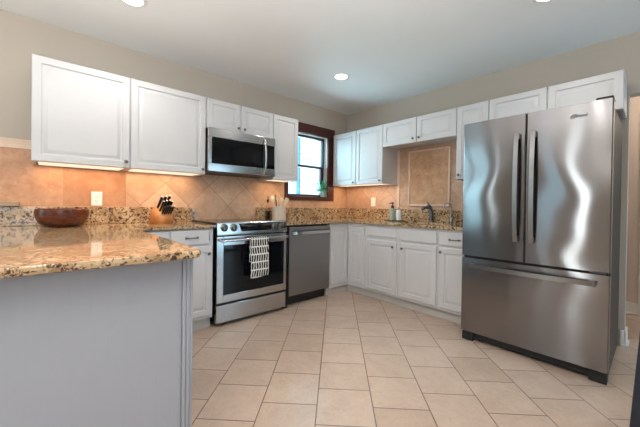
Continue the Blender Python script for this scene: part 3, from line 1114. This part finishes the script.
def lettering(txt, name, mat, parent, u0, w, z, y, depth=.0012):
    cu = bpy.data.curves.new(name, 'FONT')
    cu.body = txt
    cu.extrude = depth / 2
    cu.resolution_u = 3
    cu.offset = 0.022
    tmp = bpy.data.objects.new(name, cu)
    COL.objects.link(tmp)
    bpy.context.view_layer.update()
    me = bpy.data.meshes.new_from_object(tmp.evaluated_get(bpy.context.evaluated_depsgraph_get()))
    bpy.data.objects.remove(tmp)
    xs = [v.co.x for v in me.vertices]
    k = w / (max(xs) - min(xs))
    x0 = min(xs)
    org = ORG[parent.name]
    for v in me.vertices:
        sh = .18 * v.co.y
        p = Vector((u0 + (v.co.x - x0 + sh) * k, y - v.co.z * (1 if abs(v.co.z) > 0 else 0), z + v.co.y * k * 1.45))
        v.co = p - org
    me.name = name
    me.materials.clear()
    me.materials.append(M[mat])
    o = bpy.data.objects.new(name, me)
    COL.objects.link(o)
    o.parent = parent
    return o


lettering('Whirlpool', 'logo_lettering', 'black_plastic', d2, 2.872, .078, 1.716, FY + .0014)
sw = MB()
sw.tube([Vector((2.886 + .020 * math.cos(a), FY + .0005, 1.726 + .011 * math.sin(a) + .006 * math.cos(a))) for a in [(.25 + 1.75 * i / 20) * PI for i in range(21)]], [.0012 + .0012 * math.sin(PI * i / 20) for i in range(21)], 6)
sw.build('logo_swirl', 'steel_dark', d2)

# ------------------------------------------------------------------ under-cabinet lights
def led(axis, u0, u1, d0, d1, label, z=ZB, power=1.0):
    mid = (u0 + u1) / 2
    c = MB(axis).P(mid, (d0 + d1) / 2, z - .0)
    t = thing('under_cabinet_light', tuple(c), label, 'light', 'under-cabinet lights')
    MB(axis).box(u0, u1, d0, d1, z + .006, z + .0195).build('housing', 'white_plastic', t)
    MB(axis).box(u0 + .006, u1 - .006, d0 + .005, d1 - .005, z + .001, z + .006).build('diffuser', 'led_warm', t)
    l = bpy.data.lights.new('lamp', 'AREA')
    l.shape = 'RECTANGLE'
    l.size = (u1 - u0) if axis == 'y' else (d1 - d0)
    l.size_y = (d1 - d0) if axis == 'y' else (u1 - u0)
    l.energy = LED_POWER * power
    l.color = (1.0, .66, .38)
    o = bpy.data.objects.new('lamp', l)
    COL.objects.link(o)
    o.parent = t
    o.location = (0, 0, -.004)
    return t


led('x', yA + .03, yB - .03, .05, .30, 'warm light bar under the left-end wall cabinet above the bowl')
led('x', yB + .03, yC - .03, .05, .30, 'warm light bar under the wall cabinet above the knife block')
led('x', yE + .03, yF - .03, .12, .26, 'warm light bar under the narrow wall cabinet beside the window', power=.45)
led('y', xG + .03, xH - .03, .12, .28, 'warm light bar under the corner wall cabinet beside the window', power=1.1)

# ------------------------------------------------------------------ outlets and switch
t = thing('wall_outlet', (.008, -3.165, 1.082), 'white two-socket outlet plate above the granite, right of the bowl', 'outlet')
MB('x').box(-3.203, -3.126, .0082, .0135, 1.083, 1.204, .002).build('cover_plate', 'white_plastic', t)
sk = MB('x')
for z in (1.122, 1.165):
    s_ = MB('x')
    s_.box(-3.181, -3.148, .0138, .0155, z - .015, z + .015, .003)
    so = s_.build('socket', 'white_plastic', t)
    h_ = MB('x')
    for du in (-.008, .006):
        h_.box(-3.1645 + du, -3.1645 + du + .0025, .0155, .0159, z - .002, z + .008)
    h_.box(-3.167, -3.162, .0155, .0159, z - .011, z - .006)
    h_.build('slots', 'black_plastic', so)
t = thing('light_switch', (.54, -.008, 1.103), 'white rocker switch plate on the tile under the corner cabinet', 'switch')
MB('y').box(.503, .580, .0082, .0135, 1.104, 1.228, .002).build('cover_plate', 'white_plastic', t)
MB('y').box(.525, .558, .0138, .017, 1.133, 1.199, .002).build('rocker', 'white_plastic', t)

# ------------------------------------------------------------------ things on the worktops
# wooden bowl
bc = (.215, -3.395, ZC + .0005)
bw = MB()
bw.lathe(bc, [(0, 0), (.098, 0), (.114, .004), (.138, .026), (.155, .060), (.163, .095), (.160, .130), (.156, .1345), (.150, .132), (.150, .09), (.138, .045), (.11, .018), (0, .014)], 56)
tag(bw.build('wooden_bowl', 'bowl_wood'), 'wide dark reddish-brown wooden bowl on the granite', 'bowl')

# knife block
kx, ky, kz = .20, -2.69, ZC + .0005
t = thing('knife_block', (kx, ky, kz), 'pale wooden knife block full of black-handled knives', 'knife block')
MBm = Matrix.Rotation(math.radians(19), 3, 'Z')


def kp(a, b, c):
    """a: forward (towards the room), b: sideways, c: up"""
    v_ = MBm @ Vector((a, b, 0))
    return Vector((kx + v_.x, ky + v_.y, kz + c))


b = MB()
side = [(.070, 0), (.070, .070), (-.036, .150), (-.072, .128), (-.112, .0)]
b.loft([[kp(a, s_, c) for a, c in side] for s_ in (-.056, .056)])
b.build('block', 'knife_block_wood', t, smooth=5)
dirn = Vector((.56, 0, .83)).normalized()
slots = []
for tt, ss, ln, rr_ in ((.16, (-.042, -.021, 0, .021, .042), .088, .0095), (.50, (-.040, -.013, .014, .041), .112, .012), (.84, (-.038, -.004, .034), .128, .0135)):
    for q_, s_ in enumerate(ss):
        slots.append((.070 - .106 * tt, .070 + .080 * tt, s_, ln + .006 * ((q_ * 7) % 3), rr_))
for i, (a, c, s_, ln, rr_) in enumerate(slots):
    k = thing('kitchen_knife', kp(a, s_, c), '', 'knife', 'knives in the knife block')
    k['label'] = 'black-handled knife standing in the wooden knife block'
    d_ = kp(dirn.x, 0, dirn.z) - kp(0, 0, 0)
    s0 = kp(a, s_, c)
    h_ = MB()
    h_.tube([s0 + d_ * (.012), s0 + d_ * (.03), s0 + d_ * (ln * .6), s0 + d_ * (ln * .9), s0 + d_ * ln], [rr_ * .75, rr_ * .8, rr_ * .9, rr_ * 1.0, rr_ * .7], 12)
    h_.build('handle', 'black_plastic', k)
    h_ = MB()
    h_.tube([s0 + d_ * .001, s0 + d_ * .012], rr_ * .72, 12)
    h_.build('bolster', 'handle_steel', k)
    if i >= 4:
        h_ = MB().tube([s0 + d_ * (ln), s0 + d_ * (ln + .004)], rr_ * .6, 10)
        h_.build('end_cap', 'handle_steel', k)

# utensil crock
cx, cy = .170, -1.377
t = thing('utensil_crock', (cx, cy, ZC + .0005), 'cream ceramic utensil crock on the worktop beside the range', 'crock')
MB().lathe((cx, cy, ZC + .0005), [(0, 0), (.078, 0), (.083, .004), (.084, .02), (.085, .150), (.088, .156), (.088, .164), (.083, .166), (.078, .163), (.078, .012), (0, .012)], 40).build('crock_body', 'ceramic_cream', t)
uz = ZC + .05
US = [('wooden_spoon', 'spoon', -.030, -.035, -.050, -.072, .292, 'pale wooden spoon leaning left in the utensil crock'),
      ('spatula', 'spatula', -.015, .010, -.020, -.030, .262, 'pale wooden spatula in the middle of the utensil crock'),
      ('wooden_spoon', 'spoon', .012, .006, .030, .020, .272, 'pale wooden spoon upright in the middle of the utensil crock'),
      ('spatula', 'spatula', .02, .03, .03, .105, .268, 'wide pale wooden spatula leaning right in the utensil crock'),
      ('serving_fork', 'fork', -.01, -.02, .0, -.056, .305, 'dark wooden stick leaning in the utensil crock')]
for nm, cat, x0, y0, x1, y1, ln, lb in US:
    p0 = Vector((cx + x0 * .5, cy + y0 * .5, ZC + .016))
    p1 = Vector((cx + x1, cy + y1, ZC + ln))
    d_ = (p1 - p0).normalized()
    b = MB()
    mat = 'utensil_wood'
    if cat == 'spoon':
        L_ = (p1 - p0).length
        pts = [p0] + [p0 + d_ * (L_ * f) for f in (.3, .6, .72, .76, .82, .88, .94, .98, 1.0)]
        rs = [.006, .006, .0065, .007, .012, .021, .025, .021, .012, .003]
        b.tube(pts, rs, 14, flat=.35)
    elif cat == 'spatula':
        L_ = (p1 - p0).length
        pts = [p0] + [p0 + d_ * (L_ * f) for f in (.3, .6, .68, .74, .84, .94, .99, 1.0)]
        rs = [.006, .006, .0065, .010, .020, .026, .029, .028, .020]
        b.tube(pts, rs, 14, flat=.22)
    else:
        b.tube([p0, p1], [.006, .007], 10)
        mat = 'dark_brown_wood'
        nm = 'stirring_stick'
        cat = 'utensil'
    tag(b.build(nm, mat, loc=tuple(p0)), lb, cat, 'utensils in the crock')

# oil bottle
ox, oy = .075, -1.475
t = thing('oil_bottle', (ox, oy, ZC + .0005), 'clear oil bottle with black pourer standing left of the utensil crock', 'bottle')
MB().lathe((ox, oy, ZC + .0005), [(0, 0), (.026, 0), (.029, .004), (.029, .125), (.026, .15), (.013, .185), (.011, .20), (.012, .215), (.010, .216), (.009, .19), (.022, .15), (.0275, .125), (.0275, .005), (0, .005)], 28).build('glass', 'clear_glass', t)
MB().lathe((ox, oy, ZC + .0005), [(0, .006), (.0268, .006), (.0268, .112), (0, .112)], 28).build('oil', 'olive_oil', t)
MB().lathe((ox, oy, ZC + .0005), [(0, .21), (.0085, .21), (.0135, .217), (.0135, .245), (.009, .250), (.004, .255), (.003, .29), (0, .29)], 18).build('pourer', 'black_plastic', t)

# soap bottles on a tray beside the sink
tx, ty = 1.03, -.20
t = thing('soap_tray', (tx, ty, ZC + .0005), 'small dark tray under the soap bottles at the sink', 'tray')
tr = MB()
tr.prism([(tx - .13 + .02, ty - .06), (tx + .10, ty - .06), (tx + .12, ty - .04), (tx + .12, ty + .04), (tx + .10, ty + .06), (tx - .11, ty + .06), (tx - .13, ty + .04), (tx - .13, ty - .04)], ZC + .0005, ZC + .009, .002)
tr.build('tray_body', 'dark_brown_wood', t)
zt = ZC + .0095
for x_, y_, mat, lb, pump in ((tx - .032, ty, 'green_glass', 'green glass soap bottle with a black pump on the tray', True), (tx + .052, ty + .015, 'liquid_white', 'white soap bottle with clear cap on the tray, right of the green one', False)):
    t = thing('soap_bottle', (x_, y_, zt), lb, 'bottle', 'soap bottles by the sink')
    r_ = .036 if pump else .030
    hh = .155 if pump else .135
    MB().lathe((x_, y_, zt), [(0, 0), (r_ - .003, 0), (r_, .004), (r_, hh * .82), (r_ * .92, hh * .9), (r_ * .45, hh * .97), (r_ * .4, hh), (0, hh)], 28).build('bottle_body', mat, t)
    if pump:
        p_ = MB()
        p_.lathe((x_, y_, zt + hh), [(0, 0), (.019, 0), (.019, .024), (.014, .028), (.006, .03), (.006, .052), (.016, .055), (.016, .070), (0, .071)], 18)
        p_.tube([Vector((x_, y_, zt + hh + .063)), Vector((x_ - .022, y_ - .022, zt + hh + .061)), Vector((x_ - .032, y_ - .032, zt + hh + .052))], .005, 8)
        p_.build('pump', 'black_plastic', t)
    else:
        MB().lathe((x_, y_, zt + hh), [(0, 0), (.015, 0), (.013, .018), (.004, .026), (0, .026)], 16).build('cap', 'clear_glass', t)

# main faucet
fx, fy = 1.47, -.085
zf = ZC + .0005
t = thing('kitchen_faucet', (fx, fy, zf), 'dark steel single-lever faucet behind the sink', 'faucet')
MB().lathe((fx, fy, zf), [(0, 0), (.031, 0), (.031, .006), (.026, .012), (.024, .03)], 24).build('base', 'faucet_steel', t)
f_ = MB()
f_.tube([Vector((fx, fy, zf + .012)), Vector((fx, fy - .002, zf + .08)), Vector((fx - .004, fy - .008, zf + .14)), Vector((fx - .014, fy - .022, zf + .185)), Vector((fx - .026, fy - .040, zf + .205))],
        [.027, .026, .025, .023, .019], 18)
f_.build('faucet_body', 'faucet_steel', t)
f_ = MB()
f_.tube([Vector((fx - .006, fy - .02, zf + .165)), Vector((fx - .024, fy - .062, zf + .178)), Vector((fx - .045, fy - .105, zf + .168)), Vector((fx - .052, fy - .122, zf + .150))], [.019, .018, .018, .016], 16)
f_.build('spout', 'faucet_steel', t)
lv = MB()
lv.tube([Vector((fx - .02, fy - .03, zf + .20)), Vector((fx - .034, fy - .030, zf + .228)), Vector((fx - .052, fy - .028, zf + .246))], [.011, .008, .006], 12)
lv.build('lever', 'faucet_steel', t)
# filtered-water tap
fx, fy = 1.715, -.10
t = thing('water_filter_tap', (fx, fy, zf), 'slim gooseneck drinking-water tap right of the main faucet', 'faucet')
MB().lathe((fx, fy, zf), [(0, 0), (.022, 0), (.022, .004), (.014, .01), (.012, .05), (.009, .062), (.006, .07)], 20).build('base', 'chrome', t)
pts = [Vector((fx, fy, zf + .06)), Vector((fx, fy, zf + .17))]
for i in range(13):
    a = PI * i / 12
    pts.append(Vector((fx - .036 + .036 * math.cos(a), fy - .02 * (1 - math.cos(a)), zf + .19 + .036 * math.sin(a))))
pts.append(pts[-1] + Vector((0, 0, -.018)))
MB().tube(pts, .0055, 12).build('gooseneck', 'chrome', t)
MB().tube([Vector((fx, fy, zf + .045)), Vector((fx + .02, fy - .02, zf + .05)), Vector((fx + .045, fy - .035, zf + .047))], [.006, .005, .006], 10).build('lever', 'chrome', t)

# potted plant on the window stool
px_, py_, pz = -.012, -.50, WZ0 + .0145
t = thing('potted_plant', (px_, py_, pz), 'small potted green plant on the kitchen window sill', 'plant')
MB().lathe((px_, py_, pz), [(0, 0), (.028, 0), (.031, .004), (.039, .072), (.041, .076), (.041, .085), (.037, .085), (.035, .07), (0, .065)], 26).build('pot', 'ceramic_mint', t)
lf = MB()
random.seed(11)
top = Vector((px_, py_, pz + .08))
for i in range(64):
    a = random.uniform(0, 2 * PI)
    el = random.uniform(-.1, 1.35)
    ln = random.uniform(.05, .16)
    d_ = Vector((math.cos(a) * math.cos(el) * .55, math.sin(a) * math.cos(el), math.sin(el)))
    tip = top + d_ * ln
    tip.x = min(max(tip.x, -.06), .06)
    tip.y = min(tip.y, WY1 - .025)
    sdv = d_.cross(Vector((0, 0, 1))).normalized() if abs(d_.z) < .98 else Vector((1, 0, 0))
    L_ = random.uniform(.036, .056)
    nrm = Vector((random.uniform(-.5, .5), random.uniform(-.5, .5), 1)).normalized()
    u_ = d_
    v_ = sdv * L_ * .55
    q0 = tip - u_ * L_ * .5
    q1 = tip + u_ * L_ * .6
    mid_ = tip + Vector((0, 0, .006))
    vs = [lf.bm.verts.new(p) for p in (q0, tip + v_, q1, tip - v_)]
    mm = lf.bm.verts.new(mid_)
    for k in range(4):
        lf.bm.faces.new((vs[k], vs[(k + 1) % 4], mm))
lf.build('leaves', 'leaf_green', t)
st = MB()
for i in range(9):
    a = 2 * PI * i / 9
    st.tube([top - Vector((0, 0, .014)), top + Vector((.012 * math.cos(a), .02 * math.sin(a), .03)), top + Vector((.025 * math.cos(a), .04 * math.sin(a), .06))], .0016, 6)
st.tube([top - Vector((0, 0, .01)), top + Vector((.0, -.05, .045)), top + Vector((.0, -.09, .03)), top + Vector((.0, -.115, -.005))], .002, 6)
st.build('stems', 'leaf_green', t)

# navy bar stool at the right picture edge
t = thing('bar_stool', (3.462, -1.505, 0), 'navy bar stool at the right edge of the picture', 'stool')
sc2 = (3.462, -1.505)
for sx_ in (-1, 1):
    for sy_ in (-1, 1):
        b = MB()
        r0 = Vector((sc2[0] + sx_ * .256, sc2[1] + sy_ * .205, 0))
        r1 = Vector((sc2[0] + sx_ * .214, sc2[1] + sy_ * .155, .62))
        rings = []
        for f in (0, .5, 1.0):
            c = r0.lerp(r1, f)
            w_ = .020 + .006 * f
            rings.append([c + Vector(p) for p in ((-w_, -w_, 0), (w_, -w_, 0), (w_, w_, 0), (-w_, w_, 0))])
        b.loft(rings)
        b.build('leg', 'navy_leather', t)
for z, ins in ((.20, .243), (.44, .212)):
    b = MB()
    f = z / .62
    ax_, ay_ = .256 - .042 * f, .205 - .05 * f
    b.box(sc2[0] - ax_ + .02, sc2[0] + ax_ - .02, sc2[1] - ay_ - .009, sc2[1] - ay_ + .009, z, z + .03)
    b.box(sc2[0] - ax_ + .02, sc2[0] + ax_ - .02, sc2[1] + ay_ - .009, sc2[1] + ay_ + .009, z, z + .03)
    b.box(sc2[0] - ax_ - .009, sc2[0] - ax_ + .009, sc2[1] - ay_ + .02, sc2[1] + ay_ - .02, z + .04, z + .07)
    b.box(sc2[0] + ax_ - .009, sc2[0] + ax_ + .009, sc2[1] - ay_ + .02, sc2[1] + ay_ - .02, z + .04, z + .07)
    b.build('stretcher', 'dark_brown_wood', t)
MB().box(sc2[0] - .225, sc2[0] + .225, sc2[1] - .185, sc2[1] + .185, .6205, .66, .012).build('seat', 'dark_brown_wood', t)
